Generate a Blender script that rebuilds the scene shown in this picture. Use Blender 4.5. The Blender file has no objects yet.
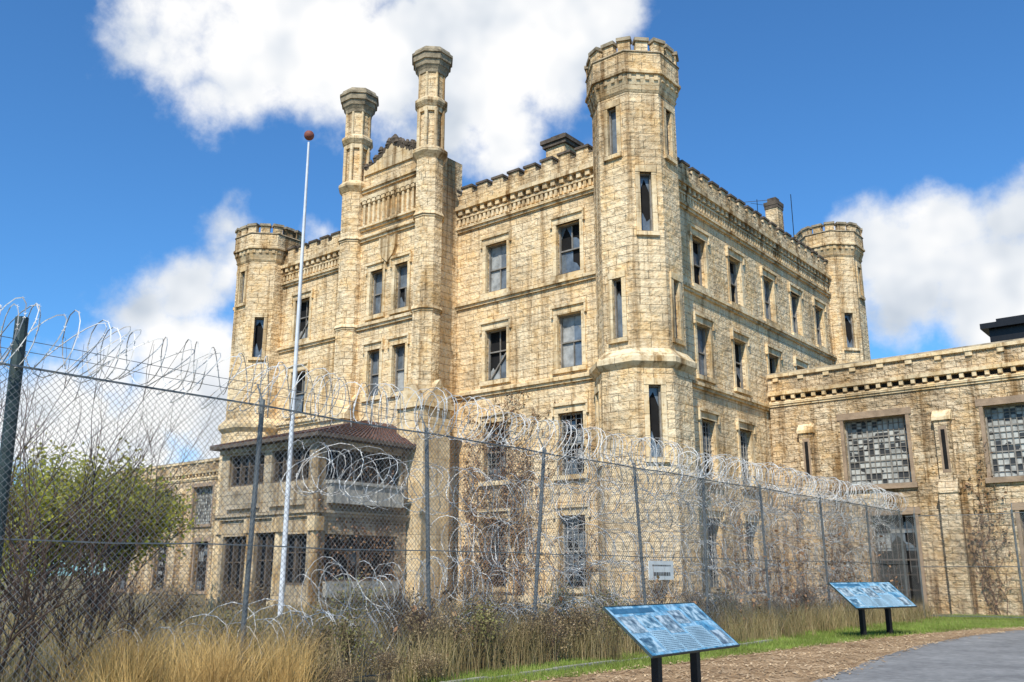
import bpy, math, random, bmesh
import numpy as np
from mathutils import Vector, Matrix
R=random.Random(7)
S=bpy.context.scene
COL=S.collection
try:
    S.view_settings.view_transform='Standard'; S.view_settings.look='None'; S.view_settings.exposure=0
except Exception: pass
# ------------------------------------------------------------ camera
CAM=Vector((18.17,-30.35,1.6)); YAW=math.radians(39.2); PIT=math.radians(14.3); FPX=914.0
cd=bpy.data.cameras.new("camera"); cam=bpy.data.objects.new("camera",cd); COL.objects.link(cam)
cam.location=CAM; cam.rotation_euler=(math.pi/2+PIT,0,YAW); cd.sensor_width=36; cd.lens=FPX/1024*36
cd.clip_end=3000; cd.clip_start=0.1; S.camera=cam
def pixdir(u,v):
    x=u-512; y=FPX*math.cos(PIT)-(341-v)*math.sin(PIT); z=FPX*math.sin(PIT)+(341-v)*math.cos(PIT)
    return Vector((x*math.cos(YAW)-y*math.sin(YAW), x*math.sin(YAW)+y*math.cos(YAW), z)).normalized()
# ------------------------------------------------------------ node helpers
def newmat(name):
    m=bpy.data.materials.new(name); m.use_nodes=True; nt=m.node_tree; nt.nodes.clear()
    out=nt.nodes.new('ShaderNodeOutputMaterial'); b=nt.nodes.new('ShaderNodeBsdfPrincipled')
    nt.links.new(b.outputs[0],out.inputs[0]); return m,nt,b
def N(nt,t,**k):
    n=nt.nodes.new(t)
    for a,b in k.items(): setattr(n,a,b)
    return n
def noise(nt,vec,scale,detail=4,rough=.55,dist=0):
    n=N(nt,'ShaderNodeTexNoise'); n.inputs['Scale'].default_value=scale; n.inputs['Detail'].default_value=detail
    n.inputs['Roughness'].default_value=rough; n.inputs['Distortion'].default_value=dist
    if vec is not None: nt.links.new(vec,n.inputs['Vector'])
    return n.outputs[0]
def ramp(nt,fac,stops):
    n=N(nt,'ShaderNodeValToRGB'); cr=n.color_ramp
    while len(cr.elements)<len(stops): cr.elements.new(.5)
    for e,(p,c) in zip(cr.elements,stops):
        e.position=p; e.color=(c[0],c[1],c[2],1) if not isinstance(c,(int,float)) else (c,c,c,1)
    nt.links.new(fac,n.inputs[0]); return n.outputs[0]
def mix(nt,a,b,fac,mode='MIX'):
    n=N(nt,'ShaderNodeMix',data_type='RGBA',blend_type=mode)
    for s,v in ((n.inputs[6],a),(n.inputs[7],b),(n.inputs[0],fac)):
        if isinstance(v,(int,float)): s.default_value=v
        elif isinstance(v,tuple): s.default_value=(v[0],v[1],v[2],1)
        else: nt.links.new(v,s)
    return n.outputs[2]
def mth(nt,op,a,b=None,c=None,clamp=False):
    n=N(nt,'ShaderNodeMath',operation=op); n.use_clamp=clamp
    for i,v in enumerate((a,b,c)):
        if v is None: continue
        if isinstance(v,(int,float)): n.inputs[i].default_value=v
        else: nt.links.new(v,n.inputs[i])
    return n.outputs[0]
def bump(nt,h,b,strength=.6,dist=.05):
    n=N(nt,'ShaderNodeBump'); n.inputs['Strength'].default_value=strength; n.inputs['Distance'].default_value=dist
    nt.links.new(h,n.inputs['Height']); nt.links.new(n.outputs[0],b.inputs['Normal'])
def mapping(nt,vec,scale):
    n=N(nt,'ShaderNodeMapping'); n.inputs['Scale'].default_value=scale; nt.links.new(vec,n.inputs[0]); return n.outputs[0]

def stone(name,c1,c2,mortar,bw=.85,rh=.34,rough_amt=1.0,dist=.07,stain=.4,topstain=.6,warp=.03):
    m,nt,b=newmat(name); tc=N(nt,'ShaderNodeTexCoord'); geo=N(nt,'ShaderNodeNewGeometry')
    uv=tc.outputs['UV']; pos=geo.outputs['Position']
    wn=N(nt,'ShaderNodeTexNoise'); wn.inputs['Scale'].default_value=3.5; wn.inputs['Detail'].default_value=2; nt.links.new(uv,wn.inputs['Vector'])
    vm=N(nt,'ShaderNodeVectorMath',operation='MULTIPLY_ADD'); nt.links.new(wn.outputs[1],vm.inputs[0]); vm.inputs[1].default_value=(warp,warp,0); nt.links.new(uv,vm.inputs[2])
    br=N(nt,'ShaderNodeTexBrick'); nt.links.new(vm.outputs[0],br.inputs['Vector'])
    br.offset=.43; br.squash=1.45; br.squash_frequency=3; br.offset_frequency=2
    for k,v in (('Scale',1),('Mortar Size',.016),('Mortar Smooth',1.0),('Brick Width',bw),('Row Height',rh),('Bias',-.05)): br.inputs[k].default_value=v
    br.inputs['Color1'].default_value=(*c1,1); br.inputs['Color2'].default_value=(*c2,1); br.inputs['Mortar'].default_value=(*mortar,1)
    n1=noise(nt,pos,.4,3,.6); n2=noise(nt,mapping(nt,pos,(2.0,2.0,.12)),1.0,4,.65); n3=noise(nt,pos,6.0,5,.62); n5=noise(nt,pos,1.1,3,.6)
    col=mix(nt,br.outputs[0],(c1[0]*.95,c1[1]*.80,c1[2]*.58),ramp(nt,n5,[(.44,0),(.66,.8)]))
    col=mix(nt,col,(min(.93,c1[0]*1.1),c1[1]*1.14,c1[2]*1.2),ramp(nt,n3,[(.5,0),(.72,.6)]))
    col=mix(nt,col,ramp(nt,n1,[(.3,(1-stain,1-stain*1.05,1-stain*1.1)),(.5,(1,1,1))]),.9,'MULTIPLY')
    col=mix(nt,col,ramp(nt,n2,[(.34,(.42,.35,.27)),(.48,(1,1,1))]),min(1,.75*stain/.4),'MULTIPLY')
    col=mix(nt,col,ramp(nt,n3,[(.3,(.58,.47,.35)),(.46,(1,1,1))]),.8,'MULTIPLY')
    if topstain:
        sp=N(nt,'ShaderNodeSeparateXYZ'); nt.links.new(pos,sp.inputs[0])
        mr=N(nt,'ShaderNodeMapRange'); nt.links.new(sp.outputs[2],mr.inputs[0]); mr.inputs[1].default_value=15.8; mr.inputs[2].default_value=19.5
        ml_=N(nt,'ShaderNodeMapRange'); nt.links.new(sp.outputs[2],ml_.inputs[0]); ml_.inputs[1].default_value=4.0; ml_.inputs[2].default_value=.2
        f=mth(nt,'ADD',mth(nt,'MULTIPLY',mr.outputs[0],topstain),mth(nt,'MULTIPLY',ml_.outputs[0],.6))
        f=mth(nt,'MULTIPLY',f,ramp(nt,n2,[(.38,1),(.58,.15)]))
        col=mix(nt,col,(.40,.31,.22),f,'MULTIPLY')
    nt.links.new(col,b.inputs['Base Color']); b.inputs['Roughness'].default_value=.92; b.inputs['Specular IOR Level'].default_value=.12
    n6=noise(nt,mapping(nt,pos,(2.6,2.6,4.2)),1.0,2,.5)
    h=mth(nt,'MULTIPLY_ADD',br.outputs['Fac'],-.55,mth(nt,'MULTIPLY',n3,1.25*rough_amt))
    h=mth(nt,'MULTIPLY_ADD',n6,1.6*rough_amt,h)
    bump(nt,h,b,1.0,dist)
    return m
def plain(name,c,rough=.8,var=.35,scale=4,bd=.01,metal=0,c2=None,spec=.3):
    m,nt,b=newmat(name); geo=N(nt,'ShaderNodeNewGeometry'); pos=geo.outputs['Position']
    n=noise(nt,pos,scale,4,.62)
    c2=c2 or tuple(x*(1-var) for x in c)
    col=ramp(nt,n,[(.32,c2),(.62,c)])
    nt.links.new(col,b.inputs['Base Color']); b.inputs['Roughness'].default_value=rough; b.inputs['Metallic'].default_value=metal
    b.inputs['Specular IOR Level'].default_value=spec
    if bd: bump(nt,noise(nt,pos,scale*6,3,.6),b,.7,bd)
    return m
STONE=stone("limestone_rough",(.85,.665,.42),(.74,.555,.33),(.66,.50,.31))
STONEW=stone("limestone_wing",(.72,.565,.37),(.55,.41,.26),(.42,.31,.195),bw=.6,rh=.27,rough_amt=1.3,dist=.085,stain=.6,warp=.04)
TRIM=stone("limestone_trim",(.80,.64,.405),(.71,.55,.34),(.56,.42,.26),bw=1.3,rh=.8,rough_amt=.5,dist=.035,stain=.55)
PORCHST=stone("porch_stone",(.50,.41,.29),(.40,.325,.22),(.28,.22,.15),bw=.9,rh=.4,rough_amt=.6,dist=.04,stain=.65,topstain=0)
CAP=plain("weathered_coping",(.40,.32,.21),.95,.65,2.5,.03)
DARKCAP=plain("blackened_stone",(.15,.115,.085),.95,.6,3,.04)
TILE=plain("red_brown_roof_tile",(.18,.095,.07),.85,.6,5,.03)
ROOFM=plain("roof_membrane",(.08,.08,.085),.8,.3,1)
FRAME=plain("painted_frame",(.30,.27,.23),.7,.5,3,0)
BAR=plain("iron_bars_pale",(.42,.39,.34),.6,.4,5,0)
BARD=plain("iron_bars_rusty",(.16,.13,.11),.7,.4,5,0)
WOODW=plain("weathered_white_wood",(.46,.43,.37),.8,.55,2,.01)
SIGNW=plain("notice_white",(.7,.7,.66),.6,.15,5,0)
WOODD=plain("dark_brown_wood",(.15,.115,.085),.8,.5,3,.01)
GALV=plain("galvanised_steel",(.19,.205,.205),.6,.35,6,0,.3)
GALVD=plain("dark_green_post",(.06,.085,.08),.5,.4,6,0,.2)
WIRE=plain("galvanised_wire",(.30,.30,.29),.6,.4,8,0,.1)
RAZOR=plain("razor_steel",(.66,.66,.63),.6,.5,2.5,0,.1,c2=(.34,.29,.24))
POLE=plain("white_pole_paint",(.72,.73,.74),.4,.2,3,0)
RUST=plain("rusty_ball",(.28,.09,.06),.6,.4,6,.01)
BARK=plain("bark",(.10,.075,.055),.95,.5,12,.01)
TWIG=plain("bare_twig",(.13,.085,.065),.95,.5,12,0)
VINEM=plain("dead_vine",(.24,.13,.08),.95,.5,6,0)
BLACKM=plain("black_steel",(.02,.02,.022),.4,.2,6,0,.3)
BROWN=plain("brown_weathered_surround",(.38,.27,.18),.9,.4,2,.02)
DARKIN=plain("dark_interior",(.012,.011,.011),.9,.5,2,0)
GL1=plain("dusty_glass",(.17,.20,.23),.10,.5,2.2,.006,0,spec=.6)
GL2=plain("milky_glass",(.42,.42,.40),.4,.5,3,0)
def glassmat(name,cellu,cellv,pale,dark=(.012,.014,.018),lightc=(.38,.40,.38)):
    m,nt,b=newmat(name); tc=N(nt,'ShaderNodeTexCoord'); oi=N(nt,'ShaderNodeObjectInfo')
    sep=N(nt,'ShaderNodeSeparateXYZ'); nt.links.new(tc.outputs['UV'],sep.inputs[0])
    fu=mth(nt,'FLOOR',mth(nt,'DIVIDE',sep.outputs[0],cellu)); fv=mth(nt,'FLOOR',mth(nt,'DIVIDE',sep.outputs[1],cellv))
    cb=N(nt,'ShaderNodeCombineXYZ'); nt.links.new(fu,cb.inputs[0]); nt.links.new(fv,cb.inputs[1]); nt.links.new(mth(nt,'MULTIPLY',oi.outputs['Random'],100),cb.inputs[2])
    wn=N(nt,'ShaderNodeTexWhiteNoise'); nt.links.new(cb.outputs[0],wn.inputs['Vector'])
    n=noise(nt,tc.outputs['Object'],3,4); nb=noise(nt,tc.outputs['Object'],.9,2)
    f=mth(nt,'LESS_THAN',wn.outputs[0],mth(nt,'MULTIPLY_ADD',nb,2.4,pale-1.2))
    f=mth(nt,'MULTIPLY',f,ramp(nt,n,[(.3,.4),(.6,1)]))
    col=mix(nt,dark,lightc,f); nt.links.new(col,b.inputs['Base Color'])
    nt.links.new(mth(nt,'MULTIPLY_ADD',f,.3,.35),b.inputs['Roughness']); b.inputs['Specular IOR Level'].default_value=.3
    bump(nt,noise(nt,tc.outputs['Object'],1.7,2),b,.25,.02)
    return m
GLASS=glassmat("old_window_glass",.65,.6,.12,lightc=(.16,.17,.17))
GLASSP=glassmat("cellhouse_panes",.23,.26,.80,dark=(.05,.05,.05),lightc=(.52,.51,.46))
# ------------------------------------------------------------ mesh builder
class MB:
    def __init__(s): s.v=[]; s.f=[]; s.mi=[]
    def quad(s,*ps,mi=0):
        i=len(s.v); s.v+= [tuple(p) for p in ps]; s.f.append(tuple(range(i,i+len(ps)))); s.mi.append(mi)
    def hexa(s,b,t,mi=0):
        i=len(s.v); n=len(b); s.v+=[tuple(p) for p in b]+[tuple(p) for p in t]
        s.f.append(tuple(range(i+n-1,i-1,-1))); s.mi.append(mi)
        s.f.append(tuple(range(i+n,i+2*n))); s.mi.append(mi)
        for k in range(n):
            k2=(k+1)%n; s.f.append((i+k,i+k2,i+n+k2,i+n+k)); s.mi.append(mi)
    def box(s,x0,x1,y0,y1,z0,z1,mi=0):
        s.hexa([(x0,y0,z0),(x1,y0,z0),(x1,y1,z0),(x0,y1,z0)],[(x0,y0,z1),(x1,y0,z1),(x1,y1,z1),(x0,y1,z1)],mi)
    def ob(s,o,t,u0,u1,d0,d1,z0,z1,mi=0,d1t=None):
        n=(t[1],-t[0])
        def P(u,d,z): return (o[0]+t[0]*u+n[0]*d,o[1]+t[1]*u+n[1]*d,z)
        dt=d1 if d1t is None else d1t
        s.hexa([P(u0,d1,z0),P(u1,d1,z0),P(u1,d0,z0),P(u0,d0,z0)],[P(u0,dt,z1),P(u1,dt,z1),P(u1,d0,z1),P(u0,d0,z1)],mi)
    def oct(s,c,a0,a1,z0,z1,mi=0,ang=22.5,n=8):
        k=1/math.cos(math.pi/n)
        L=lambda a,z:[(c[0]+a*k*math.cos(math.radians(ang+i*360/n)),c[1]+a*k*math.sin(math.radians(ang+i*360/n)),z) for i in range(n)]
        s.hexa(L(a0,z0),L(a1,z1),mi)
    def tube(s,pts,r,sides=3,r1=None,mi=0,cap=False):
        pts=[Vector(p) for p in pts]; n=len(pts); r1=r if r1 is None else r1
        base=len(s.v); a=None
        for i,p in enumerate(pts):
            d=(pts[min(i+1,n-1)]-pts[max(i-1,0)])
            if d.length<1e-9: d=Vector((0,0,1))
            d.normalize()
            if a is None: a=d.orthogonal().normalized()
            else:
                a=(a-d*a.dot(d)); a=a.normalized() if a.length>1e-6 else d.orthogonal().normalized()
            bb=d.cross(a); rr=r+(r1-r)*i/max(n-1,1)
            for k in range(sides):
                th=2*math.pi*k/sides; q=p+a*(rr*math.cos(th))+bb*(rr*math.sin(th)); s.v.append(tuple(q))
        for i in range(n-1):
            for k in range(sides):
                k2=(k+1)%sides; s.f.append((base+i*sides+k,base+i*sides+k2,base+(i+1)*sides+k2,base+(i+1)*sides+k)); s.mi.append(mi)
        if cap:
            s.f.append(tuple(base+k for k in range(sides-1,-1,-1))); s.mi.append(mi)
            s.f.append(tuple(base+(n-1)*sides+k for k in range(sides))); s.mi.append(mi)
    def panel(s,o,t,L,z0,z1,ops=(),depth=.4,mi=0):
        n=(t[1],-t[0])
        us=sorted(set([0,L]+[x for q in ops for x in q[:2]])); zs=sorted(set([z0,z1]+[x for q in ops for x in q[2:]]))
        def P(u,z,d=0): return (o[0]+t[0]*u+n[0]*d,o[1]+t[1]*u+n[1]*d,z)
        for a,b in zip(us,us[1:]):
            for c,e in zip(zs,zs[1:]):
                mu,mz=(a+b)/2,(c+e)/2
                if any(q[0]<mu<q[1] and q[2]<mz<q[3] for q in ops): continue
                s.quad(P(a,c),P(b,c),P(b,e),P(a,e),mi=mi)
        for (a,b,c,e) in ops:
            s.quad(P(a,c),P(a,c,-depth),P(a,e,-depth),P(a,e),mi=mi)
            s.quad(P(b,c,-depth),P(b,c),P(b,e),P(b,e,-depth),mi=mi)
            s.quad(P(a,c),P(b,c),P(b,c,-depth),P(a,c,-depth),mi=mi)
            s.quad(P(a,e,-depth),P(b,e,-depth),P(b,e),P(a,e),mi=mi)
    def mesh(s,name,mats):
        me=bpy.data.meshes.new(name); me.from_pydata(s.v,[],s.f)
        for m in mats: me.materials.append(m)
        if len(mats)>1: me.polygons.foreach_set('material_index',s.mi)
        me.update()
        if len(s.f)<20000:
            uvl=me.uv_layers.new(name="uv"); data=np.zeros((len(me.loops),2),dtype=np.float32)
            vs=me.vertices
            for p in me.polygons:
                nn=p.normal
                if abs(nn.z)<.75:
                    l=math.hypot(nn.x,nn.y) or 1; tx,ty=-nn.y/l,nn.x/l
                    for li,vi in zip(p.loop_indices,p.vertices):
                        c=vs[vi].co; data[li]=(c.x*tx+c.y*ty,c.z)
                else:
                    for li,vi in zip(p.loop_indices,p.vertices):
                        c=vs[vi].co; data[li]=(c.x,c.y)
            uvl.data.foreach_set('uv',data.ravel())
        return me
def add(name,me,parent=None,**k):
    ob=bpy.data.objects.new(name,me); COL.objects.link(ob)
    if parent: ob.parent=parent
    for a,b in k.items():
        if a in('location','rotation_euler'): setattr(ob,a,b)
        else: ob[a]=b
    return ob
def thing(name,label,category,loc=(0,0,0),**k):
    ob=bpy.data.objects.new(name,None); ob.empty_display_size=.5; COL.objects.link(ob); ob.location=loc
    ob["label"]=label; ob["category"]=category
    for a,b in k.items(): ob[a]=b
    return ob
# ------------------------------------------------------------ windows
cache={}
def win_meshes(w,h,style,depth,var=0):
    key=(round(w,2),round(h,2),style,depth,var)
    if key in cache: return cache[key]
    rr=random.Random(var*17+int(w*10)+len(style))
    p=MB()
    if style=='cell':
        p.quad((-w/2,depth-.03,0),(w/2,depth-.03,0),(w/2,depth-.03,h),(-w/2,depth-.03,h)); pm=p.mesh("window_pane",[GLASSP])
    else:
        p.quad((-w/2,depth-.01,0),(w/2,depth-.01,0),(w/2,depth-.01,h),(-w/2,depth-.01,h),mi=0)
        nx,nz=(2,2) if style!='slot' else (1,2)
        if style=='bars': nx,nz=2,4
        if style=='gate': nx,nz=3,5
        yy=depth-.05
        blind=style=='sash' and var in(1,4)
        if blind:
            zb=h*rr.uniform(.45,.7); p.quad((-w/2,depth-.03,zb),(w/2,depth-.03,zb+rr.uniform(-.15,.1)),(w/2,depth-.03,h),(-w/2,depth-.03,h),mi=2)
        for i in range(nx):
            for j in range(nz):
                xa=-w/2+w*i/nx; xb=xa+w/nx; za=h*j/nz; zb=za+h/nz; k=rr.random(); mi=1 if rr.random()<.7 else 2; tl=rr.uniform(-.008,.008)
                if style=='gate' : k+=.35
                if style=='slot' : mi=1
                if k<.45: p.quad((xa,yy+tl,za),(xb,yy-tl,za),(xb,yy-tl,zb),(xa,yy+tl,zb),mi=mi)
                elif k<.78:
                    cy=rr.uniform(.25,.75)
                    if rr.random()<.5: p.quad((xa,yy,za),(xb,yy,za),(xb,yy,za+(zb-za)*cy),(xa+(xb-xa)*.6,yy,za+(zb-za)*rr.uniform(.1,.5)),(xa+(xb-xa)*.3,yy,za+(zb-za)*rr.uniform(.4,.8)),(xa,yy,za+(zb-za)*rr.uniform(.3,.6)),mi=mi)
                    else: p.quad((xa,yy,zb),(xa,yy,zb-(zb-za)*cy),(xa+(xb-xa)*.5,yy,zb-(zb-za)*rr.uniform(.05,.3)),(xb,yy,zb-(zb-za)*rr.uniform(.4,.8)),(xb,yy,zb),mi=mi)
        pm=p.mesh("window_pane",[DARKIN,GL1,GL2])
    f=MB(); a=.06; y0=depth-.17; y1=depth-.06
    f.box(-w/2,-w/2+a,y0,y1,0,h); f.box(w/2-a,w/2,y0,y1,0,h); f.box(-w/2+a,w/2-a,y0+.002,y1,0,a); f.box(-w/2+a,w/2-a,y0+.002,y1,h-a,h)
    if style=='sash':
        zc=h*(.5 if var%3 else .58)
        f.box(-w/2+a,w/2-a,y0+.03,y1,zc-.03,zc+.03)
        if var not in(2,5): f.box(-.018,.018,y0+.05,y1,a,zc-.03)
        if var not in(1,4): f.box(-.018,.018,y0+.05,y1,zc+.03,h-a)
        if var==3: f.hexa([(-w/2+.1,y0+.02,.2),(-w/2+.16,y0+.02,.16),(-w/2+.16,y1,.16),(-w/2+.1,y1,.2)],[(w/2-.3,y0+.02,zc-.1),(w/2-.24,y0+.02,zc-.14),(w/2-.24,y1,zc-.14),(w/2-.3,y1,zc-.1)])
        fm=f.mesh("frame",[FRAME])
    elif style in('bars','gate'):
        nx=max(3,int(w/.22)); nz=int(h/.24)
        if style=='gate': nz=int(h/.6)
        f.box(-w/2+a,w/2-a,y0+.03,y1,h*.5-.035,h*.5+.035)
        for i in range(1,nx):
            x=-w/2+w*i/nx
            if rr.random()<.15: f.box(x-.011,x+.011,y0-.06,y0-.03,h*rr.uniform(.2,.5),h)
            else: f.box(x-.011,x+.011,y0-.06,y0-.03,0,h)
        for i in range(1,nz): z=h*i/nz; f.box(-w/2,w/2,y0-.028,y0-.008,z-.011,z+.011)
        fm=f.mesh("frame",[BAR if style=='bars' else BARD])
    elif style=='cell':
        nx=int(w/.23); nz=int(h/.26)
        for i in range(1,nx): x=-w/2+w*i/nx; tt=.03 if i%4==0 else .013; f.box(x-tt,x+tt,y0+.08,y1+.025,a,h-a)
        for i in range(1,nz): z=h*i/nz; tt=.03 if i%4==0 else .013; f.box(-w/2+a,w/2-a,y0+.095,y1+.028,z-tt,z+tt)
        fm=f.mesh("frame",[FRAME])
    else: fm=f.mesh("frame",[FRAME])
    s=MB()
    if style in('sash','bars'):
        s.box(-w/2-.17,-w/2+.02,-.045,.10,0,h); s.box(w/2-.02,w/2+.17,-.045,.10,0,h)
        s.box(-w/2-.17,w/2+.17,-.06,.10,h,h+.3)
        s.box(-w/2-.26,w/2+.26,-.15,-.0,h+.3,h+.42); s.box(-w/2-.26,-w/2-.172,-.13,.0,h-.1,h+.3); s.box(w/2+.172,w/2+.26,-.13,.0,h-.1,h+.3)
        s.box(-w/2-.22,w/2+.22,-.14,.2,-.2,0)
        sm=s.mesh("surround",[TRIM])
    elif style=='slot':
        s.box(-w/2-.17,-w/2+.015,-.06,.08,0,h); s.box(w/2-.015,w/2+.17,-.06,.08,0,h)
        s.box(-w/2-.17,w/2+.17,-.08,.08,h,h+.26); s.box(-w/2-.2,w/2+.2,-.12,.12,-.17,0)
        sm=s.mesh("surround",[TRIM])
    else:
        s.box(-w/2-.24,w/2+.24,-.05,.1,h,h+.3); s.box(-w/2-.2,w/2+.2,-.14,.2,-.22,0)
        s.box(-w/2-.13,-w/2+.02,-.03,.1,0,h); s.box(w/2-.02,w/2+.13,-.03,.1,0,h)
        sm=s.mesh("surround",[BROWN])
    cache[key]=(pm,fm,sm); return cache[key]
wcount=[0]
def window(parent,p,t,w,h,style,depth=.4):
    wcount[0]+=1; var=(wcount[0]*7+wcount[0]//3)%6
    pm,fm,sm=win_meshes(w,h,style,depth,0 if style=='cell' else var)
    ang=math.atan2(t[1],t[0])
    o=add("window",pm,parent,location=p,rotation_euler=(0,0,ang))
    add("frame",fm,o); add("surround",sm,o)
    return o
# ------------------------------------------------------------ main building
B=thing("castle_prison","cream rough limestone castle-like prison building with octagonal turrets and crenellated parapet","building")
rows=[(1.07,3.88),(5.5,8.05),(9.94,12.3),(14.05,16.4)]
sty=['bars','bars','sash','sash']
XL,YL,ZW=25.0,24.0,18.6
ops=[];W=1.3
axs=[-3.45,-7.5,-17.5,-21.55]
for x in axs:
    for (a,b) in rows: ops.append((x+XL-W/2,x+XL+W/2,a,b))
m=MB(); m.panel((-XL,0),(1,0),XL,0,ZW,ops)
wall=add("wall",m.mesh("front_wall",[STONE]),B,label="sunlit front wall of rough cream limestone blocks")
for x in axs:
    for i,(a,b) in enumerate(rows): window(B,(x,0,a),(1,0),W,b-a,sty[i])
bys=[5.3,8.95,12.8,16.3,19.7]
ops=[]
for y in bys:
    for (a,b) in rows:
        if y>12 and b<9: continue
        ops.append((y-W/2,y+W/2,a,b))
m=MB(); m.panel((0,0),(0,1),YL,0,ZW,ops)
add("wall",m.mesh("side_wall",[STONE]),B,label="side wall of rough cream limestone blocks")
for y in bys:
    for i,(a,b) in enumerate(rows):
        if y>12 and b<9: continue
        window(B,(0,y,a),(0,1),W,b-a,sty[i])
m=MB(); m.panel((0,YL),(-1,0),XL,0,ZW); m.panel((-XL,YL),(0,-1),YL,0,ZW)
add("wall",m.mesh("rear_wall",[STONE]),B)
m=MB(); m.box(-XL+.3,-.3,.3,YL-.3,18.0,18.5); add("roof",m.mesh("roof",[ROOFM]),B)
def stringc(m,o,t,L,z,h=.22,d=.16,u0=0):
    m.ob(o,t,u0,L,-.05,d*.55,z-h*.6,z-h*.1); m.ob(o,t,u0,L,-.05,d,z-h*.1,z+h*.4,0); m.ob(o,t,u0,L,-.05,d,z+h*.4,z+h*.75,0,d1t=.01)
def cornice(m,o,t,L,z,u0=0):
    rr=random.Random(int(L*10))
    stringc(m,o,t,L,z,.24,.2,u0)
    u=u0+.1
    while u<L-.15:
        m.ob(o,t,u,u+.14,0,.10,z+.22,z+.52); u+=.26
    m.ob(o,t,u0,L,-.05,.13,z+.52,z+.62)
    u=u0+.1
    while u<L-.25:
        m.ob(o,t,u,u+.22,0,.22,z+.68,z+.93); u+=.46
    m.ob(o,t,u0,L,-.3,.30,z+.93,z+1.12); m.ob(o,t,u0,L,-.3,.30,z+1.12,z+1.2,2,d1t=.14)
    m.ob(o,t,u0,L,-.32,.12,z+1.2,z+1.72,1)
    u=u0+.05
    while u<L-.3:
        j=rr.uniform(-.04,.04)
        m.ob(o,t,u,u+.62,-.315,.115,z+1.72,z+2.02+j,1); m.ob(o,t,u-.05,u+.67,-.36,.18,z+2.02+j,z+2.13+j,2)
        m.ob(o,t,u+.675,u+.905,-.34,.14,z+1.722,z+1.77,2)
        u+=.96
ZC=17.55
for (o,t,L) in (((-XL,0),(1,0),XL),((0,0),(0,1),YL),((0,YL),(-1,0),XL),((-XL,YL),(0,-1),YL)):
    m=MB(); cornice(m,o,t,L,ZC); add("parapet",m.mesh("parapet",[TRIM,STONE,DARKCAP]),B)
for z in (9.45,13.72):
    for (o,t,L) in (((-XL,0),(1,0),XL),((0,0),(0,1),YL)):
        m=MB(); stringc(m,o,t,L,z,.26,.2); add("string_course",m.mesh("string_course",[TRIM]),B)
m=MB(); m.ob((-XL,0),(1,0),0,XL,-.05,.14,0,.75); add("plinth",m.mesh("plinth",[TRIM]),B)
m=MB(); m.ob((0,0),(0,1),0,11.5,-.05,.14,0,.75); add("plinth",m.mesh("plinth",[TRIM]),B)
def facets(m,c,ap,z0,z1,slots={},mi=0,depth=.3):
    w=2*ap*math.tan(math.radians(22.5)); out=[]
    for k in range(8):
        th=math.radians(k*45); n=(math.cos(th),math.sin(th)); t=(-n[1],n[0])
        o=(c[0]+n[0]*ap-t[0]*w/2,c[1]+n[1]*ap-t[1]*w/2)
        ops=[(w/2-sw/2,w/2+sw/2,a,b) for (a,b,sw) in slots.get(k,[])]
        m.panel(o,t,w,z0,z1,ops,depth,mi)
        for (a,b,sw) in slots.get(k,[]): out.append(((c[0]+n[0]*ap,c[1]+n[1]*ap,a),t,sw,b-a))
    return out
def crown(m,c,ap,z,dz):
    s=dz/2.4; A=ap
    m.oct(c,A+.02,A+.08,z-.1,z)
    m.oct(c,A+.03,A+.17,z,z+.5*s)
    for k in range(8):
        th=math.radians(k*45); n=(math.cos(th),math.sin(th)); t=(-n[1],n[0])
        ww=2*(A+.15)*math.tan(math.radians(22.5)); o=(c[0]+n[0]*A-t[0]*ww/2,c[1]+n[1]*A-t[1]*ww/2)
        nd=4
        for i in range(nd):
            u=(i+.5)*ww/nd; m.ob(o,t,u-.08,u+.08,.08,.2,z+.42*s,z+.68*s)
    m.oct(c,A+.16,A+.16,z+.5*s,z+.7*s)
    m.oct(c,A+.27,A+.27,z+.7*s,z+.82*s); m.oct(c,A+.27,A+.21,z+.82*s,z+.9*s,0)
    m.oct(c,A+.20,A+.20,z+.9*s,z+1.72*s,1)
    m.oct(c,A+.25,A+.22,z+1.72*s,z+1.79*s,2)
    for k in range(16):
        th=math.radians(k*22.5); n=(math.cos(th),math.sin(th)); t=(-n[1],n[0])
        rr=(A+.21)*(1 if k%2==0 else 1/math.cos(math.radians(22.5)))-(0 if k%2==0 else .06)
        o=(c[0]+n[0]*rr,c[1]+n[1]*rr); hw=.25
        m.ob(o,t,-hw,hw,-.3,-.01,z+1.75*s,z+2.24*s,1); m.ob(o,t,-hw-.05,hw+.05,-.34,.07,z+2.24*s,z+2.4*s,2)
def turret(c,ap,ztop,zcr,slots_lo,slots_hi,apl=1.76,label=""):
    m=MB(); zs=9.45
    l1=facets(m,c,apl,0,zs,slots_lo); l2=facets(m,c,ap,zs,zcr,slots_hi)
    T=add("turret",m.mesh("turret",[STONE]),B,label=label)
    for (p,t,w,h) in l1+l2: window(T,p,t,w,h,'slot',.3)
    m=MB()
    m.oct(c,apl+.02,apl+.2,zs-.38,zs-.18); m.oct(c,apl+.2,apl+.2,zs-.18,zs+.02); m.oct(c,apl+.2,ap+.01,zs+.02,zs+.4)
    add("string_course",m.mesh("turret_band",[TRIM]),T)
    m=MB(); m.oct(c,apl+.15,apl+.15,0,.8); add("plinth",m.mesh("turret_plinth",[TRIM]),T)
    m=MB(); crown(m,c,ap,zcr,ztop-zcr); add("crown",m.mesh("turret_crown",[TRIM,STONE,CAP]),T)
turret((0,0),1.62,22.85,20.6,{7:[(5.7,8.4,.5)],5:[(5.7,8.4,.5)],},{6:[(17.9,20.0,.46),(10.3,12.7,.46)],0:[(17.9,20.0,.46),(10.3,12.7,.46)],7:[(14.5,17.0,.5)]},label="tall octagonal corner turret with narrow slit windows")
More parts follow.
